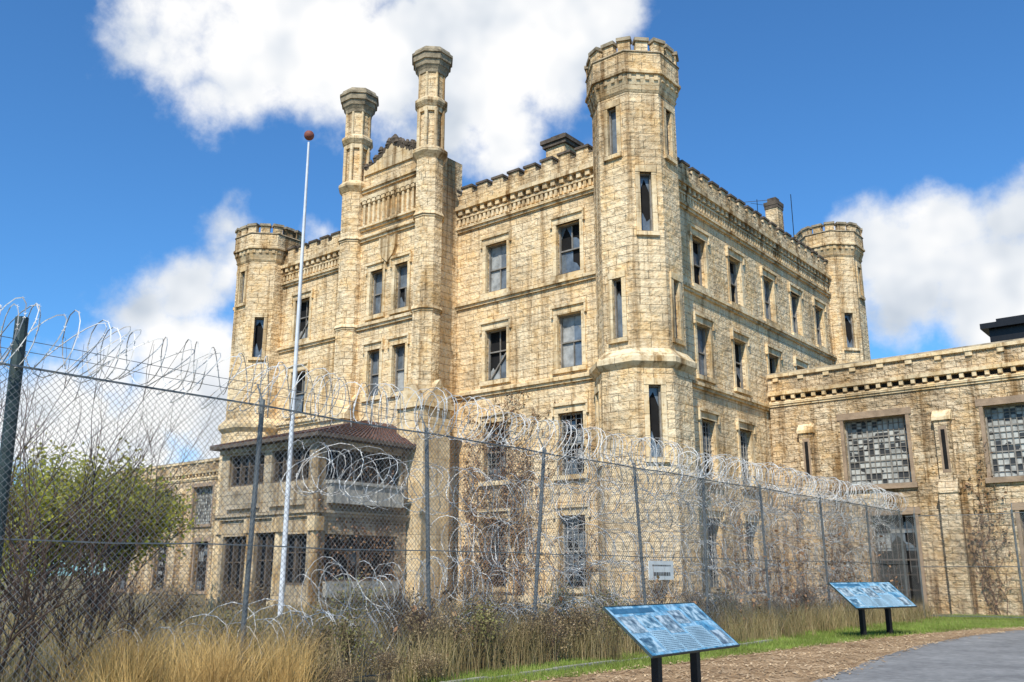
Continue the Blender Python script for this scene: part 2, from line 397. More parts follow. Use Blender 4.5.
turret((-XL,0),1.62,21.0,18.9,{7:[(5.7,8.4,.42)]},{7:[(13.2,15.5,.55)],6:[(16.4,18.3,.45)],5:[(16.4,18.3,.45)]},label="octagonal corner turret with crenellated crown")
turret((-.25,YL-.9),1.62,22.0,20.0,{7:[(5.7,8.4,.42)]},{7:[(14.3,16.4,.55)],6:[(17.6,19.4,.45)],0:[(17.6,19.4,.45)]},label="octagonal corner turret above the side wing")
# central bay
bx0,bx1,by=-15.1,-9.9,-2.0
cx=(bx0+bx1)/2
ops=[]
wl=[]
for xx in (cx-.85,cx+.85):
    for (a,b) in ((13.55,15.8),(9.6,11.85)):
        ops.append((xx-bx0-.45,xx-bx0+.45,a,b)); wl.append((xx,a,b))
m=MB(); m.panel((bx0,by),(1,0),bx1-bx0,0,21.1,ops); m.panel((bx1,by),(0,1),2.2,0,21.1); m.panel((bx0,by+2.2),(0,-1),2.2,0,21.1); m.panel((bx1,by+2.2),(-1,0),bx1-bx0,18,21.1)
m.quad((bx0,by,21.1),(bx1,by,21.1),(bx1,by+2.2,21.1),(bx0,by+2.2,21.1))
BAY=add("wall",m.mesh("entrance_bay",[STONE]),B,label="projecting central entrance bay wall between slender towers")
for (xx,a,b) in wl: window(BAY,(xx,by,a),(1,0),.9,b-a,'sash')
o=(bx0,by); t=(1,0); L=bx1-bx0
for z in (13.1,17.6,20.2):
    m=MB(); stringc(m,o,t,L,z,.26,.2); add("string_course",m.mesh("bay_band",[TRIM]),B)
m=MB(); stringc(m,o,t,L,18.15,.2,.22)
u=.75
while u<L-.7:
    m.ob(o,t,u,u+.13,0,.16,18.2,19.45); m.ob(o,t,u-.05,u+.18,0,.2,19.4,19.6); u+=.34
m.ob(o,t,.5,L-.5,0,.2,19.56,19.8); add("blind_arcade",m.mesh("blind_arcade",[TRIM]),B)
m=MB(); sp=[(-.55,17.3),(-.55,16.75),(-.4,16.35),(0,16.0),(.4,16.35),(.55,16.75),(.55,17.3),(.25,17.18),(0,17.35),(-.25,17.18)]
m.hexa([(cx+a,by-.2,z) for a,z in sp],[(cx+a,by+.02,z) for a,z in sp]); add("stone_shield",m.mesh("stone_shield",[TRIM]),B)
m=MB(); gp=[(-2.0,21.0),(2.0,21.0),(2.0,21.35),(1.3,21.45),(.75,21.85),(0,22.2),(-.75,21.85),(-1.3,21.45),(-2.0,21.35)]
m.hexa([(cx+a,by-.1,z) for a,z in gp],[(cx+a,by+.35,z) for a,z in gp])
add("gable",m.mesh("bay_gable",[TRIM]),B)
m=MB(); rr=random.Random(3)
for i in range(60):
    f=rr.uniform(-1,1); z=21.3+ (1-abs(f))*1.0+rr.uniform(-.05,.2); x=cx+f*1.9; r=rr.uniform(.08,.17)
    m.oct((x,by-.02+rr.uniform(-.08,.2)),r,r*.4,z-.02,z+r*1.3,0); m.oct((x+.02,by-.02),r*.7,r,z-.18,z-.02,0)
m.oct((cx,by+.1),.16,.26,22.2,22.45); m.oct((cx,by+.1),.26,.05,22.45,22.75)
add("crest",m.mesh("gable_crest",[DARKCAP]),B)
def slim(c,label,sh):
    a=.62; m=MB()
    facets(m,c,a,9.5,20.7+sh); facets(m,c,a*.80,20.7+sh,23.3+sh); facets(m,c,a*.94,23.3+sh,25.1+sh)
    T=add("slender_tower",m.mesh("slender_tower",[STONE]),B,label=label)
    for z in (13.1,17.6):
        m=MB(); m.oct(c,a+.04,a+.04,z-.1,z); m.oct(c,a+.1,a+.02,z,z+.16); add("band",m.mesh("tower_band",[TRIM]),T)
    m=MB(); m.oct(c,a+.02,a+.2,20.45+sh,20.7+sh); m.oct(c,a+.2,a+.2,20.7+sh,20.82+sh); m.oct(c,a+.2,a+.0,20.82+sh,21.05+sh); add("band",m.mesh("tower_band",[TRIM]),T)
    m=MB()
    for k in range(8):
        th=math.radians(22.5+k*45); r=a*1.0; p=(c[0]+r*math.cos(th),c[1]+r*math.sin(th)); m.oct(p,.085,.085,20.95+sh,23.0+sh,0)
    m.oct(c,a*.98,a*.98,22.85+sh,23.1+sh); m.oct(c,a+.02,a+.15,23.1+sh,23.3+sh); m.oct(c,a+.15,a+.15,23.3+sh,23.42+sh); m.oct(c,a+.15,a-.02,23.42+sh,23.6+sh)
    add("lantern",m.mesh("tower_lantern",[TRIM]),T)
    m=MB()
    for k in range(8):
        th=math.radians(22.5+k*45); r=a*1.0; p=(c[0]+r*math.cos(th),c[1]+r*math.sin(th)); m.oct(p,.06,.06,23.55+sh,24.9+sh,0)
    add("upper_colonnettes",m.mesh("upper_colonnettes",[TRIM]),T,kind="stuff")
    m=MB()
    m.oct(c,a*1.02,a*1.06,24.85+sh,25.0+sh); m.oct(c,a*1.04,a+.14,25.0+sh,25.2+sh); m.oct(c,a+.16,a+.22,25.2+sh,25.45+sh); m.oct(c,a+.28,a+.30,25.45+sh,25.75+sh); m.oct(c,a+.36,a+.36,25.75+sh,25.87+sh); m.oct(c,a+.30,a+.20,25.87+sh,26.1+sh)
    add("crown",m.mesh("tower_crown",[CAP]),T)
    m=MB(); w=.82
    m.box(c[0]-w,c[0]+w,c[1]-w,c[1]+w,0,8.9); m.oct(c,.8,.68,8.9,9.6)
    for (nx,ny) in ((0,-1),(1,0),(-1,0)):
        t=(-ny,nx); o=(c[0]+nx*(w+.01),c[1]+ny*(w+.01)); n=(nx,ny)
        def P(u,d,z): return (o[0]+t[0]*u+n[0]*d,o[1]+t[1]*u+n[1]*d,z)
        m.hexa([P(-w,.1,8.8),P(w,.1,8.8),P(0,.1,9.85)],[P(-w,-.6,8.8),P(w,-.6,8.8),P(0,-.6,9.85)])
        m.ob(o,t,-w-.06,w+.06,-.1,.13,8.58,8.8)
    add("buttress",m.mesh("tower_base",[TRIM]),T)
slim((bx1-.05,by),"slender octagonal tower with colonnette lantern top",0); slim((bx0-.1,by),"slender octagonal tower with colonnette lantern top",-.3)
# porch
PX0,PX1,PY0,PY1=-16.4,-9.95,-7.7,-2.9
fo=[(.5,2.3,.3,3.1),(2.7,4.0,.3,3.2),(4.4,6.0,1.2,3.1),(.6,3.0,5.15,6.45),(3.5,5.9,5.15,6.45)]
so=[(.5,4.3,1.35,3.1),(.4,4.4,5.15,6.45)]
m=MB()
m.panel((PX0,PY0),(1,0),PX1-PX0,0,6.75,fo,.35); m.panel((PX1,PY0),(0,1),PY1-PY0,0,6.75,so,.35); m.panel((PX0,PY1),(0,-1),PY1-PY0,0,6.75,so,.35)
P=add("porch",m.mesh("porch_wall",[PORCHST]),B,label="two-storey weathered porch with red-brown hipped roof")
def pwin(p,t,w,h,nx):
    q=MB(); q.quad((-w/2,.3,0),(w/2,.3,0),(w/2,.3,h),(-w/2,.3,h)); o=add("window",q.mesh("porch_pane",[GLASS]),P,location=p,rotation_euler=(0,0,math.atan2(t[1],t[0])))
    f=MB(); f.box(-w/2,w/2,.14,.29,0,.08); f.box(-w/2,w/2,.14,.29,h-.08,h)
    for i in range(nx+1):
        x=-w/2+.04+(w-.08)*i/nx; f.box(x-.04,x+.04,.13,.28,.08,h-.08)
    for i in range(nx*2):
        x=-w/2+w*(i+.5)/(nx*2); f.box(x-.012,x+.012,.22,.27,.08,h-.08)
    f.box(-w/2+.05,w/2-.05,.2,.275,h*.62,h*.62+.05); f.box(-w/2+.05,w/2-.05,.215,.272,h*.31,h*.31+.025)
    add("frame",f.mesh("frame",[WOODD]),o)
for (a,b,c,e) in fo: pwin((PX0+(a+b)/2,PY0,c),(1,0),b-a,e-c,max(2,int((b-a)/.6)))
for i,(a,b,c,e) in enumerate(so):
    pwin((PX1,PY0+(a+b)/2,c),(0,1),b-a,e-c,2 if i==0 else 5); pwin((PX0,PY1-(a+b)/2,c),(0,-1),b-a,e-c,5)
m=MB()
for (o,t,L) in (((PX0,PY0),(1,0),PX1-PX0),((PX1,PY0),(0,1),PY1-PY0),((PX0,PY1),(0,-1),PY1-PY0)):
    m.ob(o,t,-.05,L+.05,-.1,.10,3.75,3.88); m.ob(o,t,-.12,L+.12,-.1,.18,3.88,4.0); m.ob(o,t,-.05,L+.05,-.1,.10,6.55,6.72)
add("string_course",m.mesh("porch_bands",[PORCHST]),P)
m=MB(); m.ob((PX1,PY0),(0,1),.5,4.3,0,.35,4.25,5.0); m.ob((PX1,PY0),(0,1),.4,4.4,0,.42,5.0,5.12)
for i in range(6): m.ob((PX1,PY0),(0,1),.5+i*.74,.57+i*.74,.35,.38,4.27,4.98)
add("balcony_panel",m.mesh("white_panel",[WOODW]),P,label="peeling white panel under the upper windows")
m=MB(); m.ob((PX1,PY0),(0,1),.5,4.3,0,.22,.75,1.32); add("sill_panel",m.mesh("white_panel",[WOODW]),P)
for (a,b) in ((.7,2.9),(3.6,5.8)):
    m=MB(); m.ob((PX0,PY0),(1,0),a,b,0,.14,4.2,4.95); add("balcony_panel",m.mesh("white_panel",[PORCHST]),P)
for (x,y) in ((PX1-.1,PY0+.1),(PX0+.1,PY0+.1),(-13.95,PY0),(-12.1,PY0)):
    m=MB(); m.box(x-.24,x+.24,y-.24,y+.24,0,.6); m.oct((x,y),.2,.17,.6,3.2,0,0,10); m.box(x-.23,x+.23,y-.23,y+.23,3.2,3.745); add("column",m.mesh("column",[TRIM]),P)
m=MB(); e=.4; x0,x1,y0,y1=PX0-e,PX1+e,PY0-e,PY1+.9
m.box(x0,x1,y0,y1,6.76,6.9,1)
zr=8.1
b=[(x0,y0,6.9),(x1,y0,6.9),(x1,y1,6.9),(x0,y1,6.9)]; r0=(x0+2.4,-3.6,zr); r1=(x1-2.4,-3.6,zr); r2=(x1-2.4,y1,zr); r3=(x0+2.4,y1,zr)
m.hexa(b,[r0,r1,r2,r3],0)
for i in range(40):
    f=i/39; xa=x0+(x1-x0)*f; xb=r0[0]+(r1[0]-r0[0])*f
    m.tube([(xa,y0,6.93),(xb,-3.6,zr+.03)],.03,4)
for i in range(30):
    f=i/29; ya=y0+(y1-y0)*f; yb=-3.6+(y1+3.6)*f
    m.tube([(x1,ya,6.93),(x1-2.4,yb,zr+.03)],.03,4)
add("roof",m.mesh("porch_roof",[TILE,WOODD]),P)
def chimney(x,y,w,z0,z1,cap):
    m=MB(); m.box(x-w/2,x+w/2,y-w/2,y+w/2,z0,z1); c=add("chimney",m.mesh("chimney",[STONE]),B)
    m=MB(); m.box(x-w/2-cap*.6,x+w/2+cap*.6,y-w/2-cap*.6,y+w/2+cap*.6,z1,z1+.2); m.box(x-w/2-cap,x+w/2+cap,y-w/2-cap,y+w/2+cap,z1+.2,z1+.42)
    m.box(x-w/2*.7,x+w/2*.7,y-w/2*.7,y+w/2*.7,z1+.42,z1+.7); add("chimney_cap",m.mesh("chimney_cap",[DARKCAP]),c)
chimney(-7.3,5,1.2,18.4,22.9,.22)
chimney(-1.5,18,.75,18.4,22.2,.06)
m=MB(); m.tube([(-1.2,20,18.4),(-1.2,20,23.8)],.025,4); add("antenna",m.mesh("antenna",[BLACKM]),B)
m=MB(); m.tube([(-1.0,14.5,18.4),(-1.0,14.5,21.6)],.02,4); m.tube([(-1.6,14.2,21.5),(-.4,14.8,21.5)],.015,4); m.tube([(-1.2,14.1,21.3),(-.7,14.9,21.3)],.012,4)
add("antenna",m.mesh("antenna",[BLACKM]),B)
# ------------------------------------------------------------ wings
def wing(x0,x1,label,wins,piers,top,sid):
    G=thing("cell_house",label,"building")
    y=11.6; L=x1-x0; ops=[]
    for w in wins:
        ops.append((w-1.4-x0,w+1.4-x0,5.45,8.45)); ops.append((w-.55-x0,w+1.35-x0,.3,4.1))
    m=MB(); m.panel((x0,y),(1,0),L,0,top-1.3,ops,.5); m.panel((x1,y),(0,1),9,0,top-1.3); m.panel((x0,y+9),(0,-1),9,0,top-1.3)
    add("wall",m.mesh("wing_wall",[STONEW]),G)
    for w in wins:
        window(G,(w,y,5.45),(1,0),2.8,3.0,'cell',.5); window(G,(w+.4,y,.3),(1,0),1.9,3.8,'gate',.5)
    m=MB(); o=(x0,y); t=(1,0)
    stringc(m,o,t,L,top-1.5,.2,.12)
    u=.15
    while u<L-.3: m.ob(o,t,u,u+.17,0,.15,top-1.3,top-1.08); u+=.5
    m.ob(o,t,0,L,-.3,.2,top-1.08,top-.92); m.ob(o,t,0,L,-.35,.08,top-.92,top-.2,1); m.ob(o,t,0,L,-.4,.2,top-.2,top-.05,0); m.ob(o,t,0,L,-.4,.2,top-.05,top+.04,2,d1t=.1)
    u=.3
    while u<L-.5: m.ob(o,t,u,u+.28,0,.16,top-.4,top-.2); u+=1.24
    add("parapet",m.mesh("wing_parapet",[TRIM,STONEW,CAP]),G)
    for p in piers:
        m=MB(); u=p-x0; m.ob(o,t,u-.38,u+.38,-.1,.5,0,4.9,0); m.ob(o,t,u-.42,u+.42,-.1,.54,4.9,5.0,0); m.ob(o,t,u-.38,u+.38,-.1,.5,5.0,5.5,0,d1t=.22)
        m.ob(o,t,u-.32,u+.32,-.1,.24,5.4,8.0,0); m.ob(o,t,u-.38,u+.38,-.1,.32,8.0,8.14,1); m.ob(o,t,u-.38,u+.38,-.1,.32,8.14,8.45,1,d1t=.04)
        m.ob(o,t,u-.17,u+.17,.2,.243,5.75,7.75,3); m.ob(o,t,u-.08,u+.08,.2,.247,5.9,7.6,2)
        add("buttress",m.mesh("wing_buttress",[STONEW,TRIM,DARKIN,BROWN]),G)
    m=MB(); m.box(x0+.1,x1-.1,y+.3,y+8.9,top-1.2,top-.7); add("roof",m.mesh("wing_roof",[ROOFM]),G)
    return G
RW=wing(.15,27,"weathered rough stone side wing with tall gridded windows and vines",[5.0,10.9,16.8,22.7],[1.9,7.9,13.8,19.8],11.05,1)
LW=wing(-62,-25.15,"long low stone side wing with gridded windows",[-30.5-5.9*i for i in range(6)],[-27.5-5.9*i for i in range(6)],10.6,2)
m=MB(); m.box(9.5,22,15,17.6,10.3,12.5); m.box(9.2,22.3,14.7,17.9,12.5,12.75); m.box(9.8,22,15.2,17.4,12.75,13.0)
add("roof_monitor",m.mesh("roof_monitor",[BLACKM]),RW)
# ------------------------------------------------------------ foliage materials
def leafmat(name,c1,c2,c3,tl=.3):
    m,nt,b=newmat(name); g=N(nt,'ShaderNodeNewGeometry')
    col=ramp(nt,g.outputs['Random Per Island'],[(0,c1),(.5,c2),(1,c3)])
    n=noise(nt,g.outputs['Position'],.9,2); col=mix(nt,col,ramp(nt,n,[(.35,(.6,.58,.55)),(.65,(1.15,1.15,1.1))]),1.0,'MULTIPLY')
    nt.links.new(col,b.inputs['Base Color']); b.inputs['Roughness'].default_value=.7; b.inputs['Specular IOR Level'].default_value=.15
    if tl:
        tr=N(nt,'ShaderNodeBsdfTranslucent'); nt.links.new(col,tr.inputs[0]); ms=N(nt,'ShaderNodeMixShader'); ms.inputs[0].default_value=tl
        out=[x for x in nt.nodes if x.type=='OUTPUT_MATERIAL'][0]
        nt.links.new(b.outputs[0],ms.inputs[1]); nt.links.new(tr.outputs[0],ms.inputs[2]); nt.links.new(ms.outputs[0],out.inputs[0])
    return m
LEAFB=leafmat("dry_vine_leaf",(.26,.14,.08),(.32,.19,.11),(.20,.14,.07),0)
LEAFG=leafmat("spring_leaf",(.50,.48,.09),(.40,.42,.07),(.60,.56,.14),.45)
LEAFD=leafmat("shrub_leaf",(.15,.16,.05),(.22,.20,.08),(.28,.22,.12),0)
LEAFR=leafmat("dry_shrub_leaf",(.32,.23,.13),(.22,.17,.09),(.42,.31,.19),0)
GOLD=leafmat("golden_grass",(.62,.41,.15),(.72,.50,.22),(.45,.29,.10),.25)
WEED=leafmat("weeds",(.32,.23,.12),(.19,.17,.07),(.44,.33,.19),0)
LAWN=leafmat("lawn_blades",(.16,.24,.04),(.20,.27,.05),(.29,.29,.10),0)
def vines(name,o,t,u0,u1,zmax,n,seed,parent_label,leaf=.35,dens=1.0,rad0=.016,thick=0):
    r=random.Random(seed); m=MB(); nn=(t[1],-t[0])
    def Pt(u,z,d): return (o[0]+t[0]*u+nn[0]*d,o[1]+t[1]*u+nn[1]*d,z)
    def grow(u,z,ang,l,rad,dep):
        dd=r.uniform(-thick,thick)
        pts=[Pt(u,z,.03+dd)]; k=int(l/.18)
        for i in range(k):
            ang+=r.gauss(0,.22); ang=max(-1.35,min(1.35,ang))
            u+=math.sin(ang)*.18; z+=math.cos(ang)*.18
            if u<u0 or u>u1 or z>zmax: break
            pts.append(Pt(u,z,.04+r.random()*.03+dd))
            if dep<3 and r.random()<.2*dens: grow(u,z,ang+r.choice((-1,1))*r.uniform(.4,1.1),l*r.uniform(.3,.6),rad*.6,dep+1)
            if r.random()<leaf:
                s=r.uniform(.03,.07); d=.07+r.random()*.06+dd; a=Vector(Pt(u+r.gauss(0,.08),z+r.gauss(0,.08),d))
                e1=Vector((r.gauss(0,1),r.gauss(0,1),r.gauss(0,1))).normalized()*s; e2=Vector((r.gauss(0,1),r.gauss(0,1),r.gauss(0,1))).normalized()*s
                m.quad(a-e1,a+e2,a+e1,a-e2,mi=1)
        if len(pts)>1: m.tube(pts,rad,3,rad*.4)
    for i in range(n):
        grow(r.uniform(u0,u1),0 if r.random()<.75 else r.uniform(0,zmax*.4),r.gauss(0,.3),r.uniform(.4,1.1)*zmax,rad0,0)
    ob=add(name,m.mesh("vine",[VINEM,LEAFB])); ob["label"]=parent_label; ob["category"]="vine"; return ob
vines("climbing_vine",(-XL,0),(1,0),15.9,23.2,8.6,9,5,"leafless brown vine climbing the cream front wall",.35)
vines("climbing_vine",(-XL,0),(1,0),15.7,19.6,9.3,12,55,"reddish brown dry vine on the wall beside the porch",.8,1.3)
vines("climbing_vine",(0,0),(0,1),1.9,11.3,5.0,8,6,"leafless brown vine on the shaded side wall",.4)
vines("climbing_vine",(.15,11.6),(1,0),8.3,9.8,8.2,9,8,"brown vine creeping over the wing wall",.7,1.0)
vines("climbing_vine",(.15,11.6),(1,0),.2,3.4,8.5,7,9,"brown vine creeping over the wing wall beside the main building",.4)
vines("climbing_vine",(PX1,PY0),(0,1),0,4.7,6.3,12,10,"brown vine hanging over the porch side",.7)
vines("fence_vine",(6.95,-12),(0,1),4,19,2.9,60,70,"dead brown vines tangled through the chain-link fence",.3,1.2,.008,.35)
vines("fence_vine",(6.95,-22),(0,1),2,14,1.9,34,71,"dead brown vines tangled in the lower fence wire",.3,1.2,.006,.3)
# ------------------------------------------------------------ flagpole
fp=thing("flagpole","tall white flagpole with rusty red ball finial in the yard","flagpole",(-4.8,-12.95,0))
m=MB(); m.tube([(0,0,0),(0,0,5.5),(0,0,10.5),(0,0,15.6)],.085,10,.035); add("pole",m.mesh("pole",[POLE]),fp)
m=MB(); m.tube([(.11,0,1.2),(.10,.02,8),(.05,0,15.5)],.006,3); m.box(.08,.14,-.02,.02,1.1,1.3); add("halyard",m.mesh("halyard",[WIRE]),fp)
m=MB(); m.oct((0,0),.3,.3,0,.15,0,0,16); m.oct((0,0),.2,.16,.15,.4,0,0,16); add("base",m.mesh("pole_base",[GALV]),fp)
bm=bmesh.new(); bmesh.ops.create_uvsphere(bm,u_segments=16,v_segments=10,radius=.17); me=bpy.data.meshes.new("finial"); bm.to_mesh(me); bm.free(); me.materials.append(RUST)
for p in me.polygons: p.use_smooth=True
add("finial",me,fp,location=(0,0,15.85))
# ------------------------------------------------------------ fences
def chain(m,o,t,L,z0,z1,sp=.085,r=.0032):
    H=z1-z0; n=int((L+H)/sp)
    for i in range(n):
        a=-H+i*sp
        for sgn in (1,-1):
            u0,h0,u1,h1=a,0,a+H,H
            if u0<0: h0=-u0; u0=0
            if u1>L: h1=H-(u1-L); u1=L
            if u0>=u1: continue
            if sgn<0: h0,h1=H-h0,H-h1
            nn=(t[1],-t[0]); k=max(1,int((u1-u0)/.22)); pts=[]
            for j in range(k+1):
                f=j/k; u=u0+(u1-u0)*f; off=.003*sgn+.02*math.sin(u*2.1)*math.sin((h0+(h1-h0)*f)*1.3)
                pts.append((o[0]+t[0]*u+nn[0]*off,o[1]+t[1]*u+nn[1]*off,z0+h0+(h1-h0)*f))
            m.tube(pts,r,3)
def coil(m,a,b,z,rad,pitch,seed,r=.0075,wob=.06):
    rr=random.Random(seed); a=Vector((a[0],a[1],z)); b=Vector((b[0],b[1],z)); L=(b-a).length; t=(b-a)/L; n=t.cross(Vector((0,0,1)))
    k=14
    for hand in (1,-1):
        turns=int(L/pitch); pts=[]; ph=[rr.uniform(0,6.28) for _ in range(8)]
        for i in range(turns*k):
            s=i/(turns*k)*L; th=hand*2*math.pi*i/k+ph[6]
            R0=rad*(1+.12*math.sin(s*1.7+ph[0])+.10*math.sin(s*4.1+ph[1])); cz=wob*(math.sin(s*.9+ph[2])+.6*math.sin(s*2.3+ph[3]))
            cn=wob*math.sin(s*1.1+ph[4]); tl=(.18+.2*math.sin(s*.8+ph[5]))*math.sin(th+ph[7])+pitch*.4*math.sin(s*5.3)
            pts.append(a+t*min(max(s+tl,0),L)+Vector((0,0,cz+R0*math.sin(th)))+n*(cn+R0*.9*math.cos(th)))
        m.tube(pts,r,3)
        for i in range(1,len(pts)-1,2):
            d=(pts[i+1]-pts[i-1]).normalized(); q=d.orthogonal().normalized(); p=pts[i]
            m.quad(p-d*.042-q*.023,p-d*.008,p-d*.042+q*.023,p-d*.026); m.quad(p+d*.008,p+d*.042-q*.023,p+d*.026,p+d*.042+q*.023)
FX=7.12
def fence(label,o,t,L,posts,H,coils,seed,thick=()):
    F=thing("chain_link_fence",label,"fence")
    r=random.Random(seed); nn=(t[1],-t[0])
    def Pt(u,d,z): return (o[0]+t[0]*u+nn[0]*d,o[1]+t[1]*u+nn[1]*d,z)
    m=MB(); chain(m,o,t,L,.05,H); add("wire_mesh",m.mesh("wire_mesh",[WIRE]),F)
    for z in (H,H*.5,.1):
        m=MB(); pts=[]; k=int(L/1.1)
        for i in range(k+1): pts.append(Pt(L*i/k,.012,z+r.uniform(-.015,.015)))
        m.tube(pts,.012 if z<H else .016,4); add("tension_wire",m.mesh("tension_wire",[GALV]),F)
    for (u,lu,ld) in posts:
        rad=.075 if u in thick else .036
        m=MB(); d=-.06-rad; top=H+(.62 if u in thick else .12)
        m.tube([Pt(u-lu,d-ld,0),Pt(u,d,top)],rad,10,rad,cap=True)
        if u not in thick: m.tube([Pt(u,d,top-.03),Pt(u,d-.16,top+.25)],.014,5)
        for z in (.6,1.5,2.4,3.3): m.tube([Pt(u-lu*(1-z/H)-.01,d-ld*(1-z/H),z),Pt(u-lu*(1-z/H),.01,z)],.006,3)
        add("post",m.mesh("post",[GALVD if u in thick else GALV]),F)
    for i,(d,z,rad,pitch,a,b) in enumerate(coils):
        m=MB(); p=Pt(a,d,0); q=Pt(b,d,0); coil(m,p[:2],q[:2],z,rad,pitch,seed*31+i,wob=.05 if i==0 else .12,r=.0072); add("razor_wire",m.mesh("razor_wire",[RAZOR]),F)
    for dd,zz in ((-.2,H+.36),(-.08,H+.2)):
        m=MB(); k=int(L); m.tube([Pt(L*i/k,dd,zz+.01*math.sin(i*1.7)) for i in range(k+1)],.005,3); add("barbed_strand",m.mesh("barbed_strand",[WIRE]),F)
    return F
YE=7.2
y0=-30.2; L1=YE-y0
posts=[]
for q,lu,ld in ((-16.6,0,0),(-13.5,-.1,0),(-10.05,.08,0),(-6.64,-.2,0),(-3.25,.45,.0),(.15,-.38,0),(3.5,.15,0),(6.9,-.15,0),(11.4,-.15,0),(15.8,.1,0),(19.5,0,0)):
    posts.append((q-12.4-y0,lu,ld))
TH=(posts[1][0],)
u_=lambda q:q-12.4-y0
fence("long rusty chain-link fence topped with razor wire coils",(FX,y0),(0,1),L1,posts,3.95,
  [(-.1,4.3,.37,.30,0,L1),(-.75,3.15,.38,.38,u_(-9),L1),(-1.1,.55,.42,.36,u_(-12),L1),(-1.5,1.35,.42,.38,u_(-8),L1),(-1.3,2.2,.40,.40,u_(-5),L1),(-.45,3.8,.36,.34,u_(-2),L1)],1,TH)
fence("chain-link fence standing in front of the stone wing",(FX+.1,YE),(1,0),18,[(.3,0,0),(3.7,0,0),(7.3,.1,0),(10.9,0,0),(14.4,0,0)],3.75,[],2)
sg=thing("fence_sign","small white notice sign wired to the chain-link fence","sign",(FX+.05,-11.45,1.68))
m=MB(); m.box(-.008,.008,-.55,.55,-.21,.21); add("board",m.mesh("notice_board",[SIGNW]),sg)
m=MB(); rr=random.Random(4)
for z,h,a in ((.11,.03,.40),(-.08,.08,.36)):
    y=-a
    while y<a: w=rr.uniform(.02,.05); m.box(.009,.012,y,y+w,z-h/2,z+h/2); y+=w+.025
add("lettering",m.mesh("notice_marks",[BLACKM]),sg)["kind"]="stuff"
# ------------------------------------------------------------ interpretive panels
def panelmat():
    m,nt,b=newmat("printed_panel"); tc=N(nt,'ShaderNodeTexCoord'); g=tc.outputs['Object']
    n=noise(nt,g,3.2,6,.65); n2=noise(nt,g,11,5,.65)
    col=ramp(nt,n,[(.32,(.05,.17,.28)),(.44,(.12,.33,.47)),(.55,(.36,.54,.63)),(.68,(.14,.32,.44))])
    col=mix(nt,col,ramp(nt,n2,[(.4,(.45,.5,.55)),(.6,(1.1,1.1,1.1))]),.9,'MULTIPLY')
    nt.links.new(col,b.inputs['Base Color']); b.inputs['Roughness'].default_value=.22; return m
def photomat(nm,a,b_,c_):
    m,nt,b=newmat(nm); tc=N(nt,'ShaderNodeTexCoord'); n=noise(nt,tc.outputs['Object'],9,5,.6)
    nt.links.new(ramp(nt,n,[(.35,a),(.5,b_),(.62,c_)]),b.inputs['Base Color']); b.inputs['Roughness'].default_value=.3; return m
PM=panelmat(); PALE=plain("panel_print_pale",(.34,.50,.58),.4,.4,3,0); INK=plain("panel_ink",(.07,.12,.17),.5,.2,8,0); NAVY=plain("panel_title_band",(.05,.16,.26),.35,.5,3,0)
PH1=photomat("panel_photo_a",(.05,.07,.09),(.18,.25,.28),(.45,.52,.54)); PH2=photomat("panel_photo_b",(.03,.07,.11),(.13,.24,.30),(.42,.54,.58))
def infop(x,y,label,seed,sc=1.0,rz=0):
    T=thing("information_panel",label,"information board",(x,y,0),group="information boards along the path")
    T.scale=(sc,sc,sc); T.rotation_euler=(0,0,math.radians(rz))
    W=2.3; D=.86; ang=math.radians(39)
    mt=Matrix.Translation((0,0,.93))@Matrix.Rotation(math.radians(90),4,'Z')@Matrix.Rotation(ang,4,'X')
    def put(name,mm,mats):
        me=mm.mesh(name,mats); me.transform(mt); return add(name,me,T)
    m=MB(); m.box(-W/2,W/2,-D/2,D/2,-.022,-.004); put("panel_back",m,[BLACKM])
    m=MB(); m.box(-W/2+.008,W/2-.008,-D/2+.008,D/2-.008,-.01,.004); put("panel_face",m,[PM])
    m=MB(); e=.008
    m.box(-W/2-e,W/2+e,-D/2-e,-D/2,-.024,.008); m.box(-W/2-e,W/2+e,D/2,D/2+e,-.024,.008); m.box(-W/2-e,-W/2,-D/2,D/2,-.024,.008); m.box(W/2,W/2+e,-D/2,D/2,-.024,.008)
    put("panel_frame",m,[GALVD])
    rr=random.Random(seed); m=MB()
    m.box(-W/2+.06,-.1,D/2-.14,D/2-.05,.005,.007,1)
    for (a,b,c,d,mi) in ((-1.08,-.72,-.05,.24,3),(-.66,-.3,.02,.25,4),(-.24,.12,-.1,.22,3),(.62,1.08,.08,.36,4),(.2,.52,.05,.3,3),(.75,1.08,-.38,-.12,3),(-1.08,-.8,-.38,-.14,4)): m.box(a,b,c,d,.005,.007,mi)
    for (xa,xb,ya,yb) in ((-.7,-.3,-.36,-.04),(-.24,.14,-.38,-.14),(.2,.68,-.38,-.02)):
        m.box(xa-.02,xb+.02,ya-.02,yb+.01,.005,.0065,0); yy=ya
        while yy<yb:
            xx=xa
            while xx<xb-.03:
                w=rr.uniform(.015,.05); m.box(xx,min(xx+w,xb),yy,yy+.008,.008,.009,2); xx+=w+.012
            yy+=.03
    put("panel_print",m,[PALE,NAVY,INK,PH1,PH2])
    for s in (-.5,.5):
        m=MB(); m.box(-.05,.05,s-.05,s+.05,-.1,.86); m.box(-.1,.1,s-.1,s+.1,0,.02); m.hexa([(-.05,s-.03,.55),(.02,s-.03,.55),(.02,s+.03,.55),(-.05,s+.03,.55)],[(-.3,s-.03,1.08),(-.22,s-.03,1.04),(-.22,s+.03,1.04),(-.3,s+.03,1.08)])
        add("post",m.mesh("panel_post",[BLACKM]),T)
infop(11.95,-19.37,"slanted blue information board on black posts near the curved path",11)
infop(9.7,-4.8,"slanted blue information board on black posts near the far wing",12,1.15,-16)
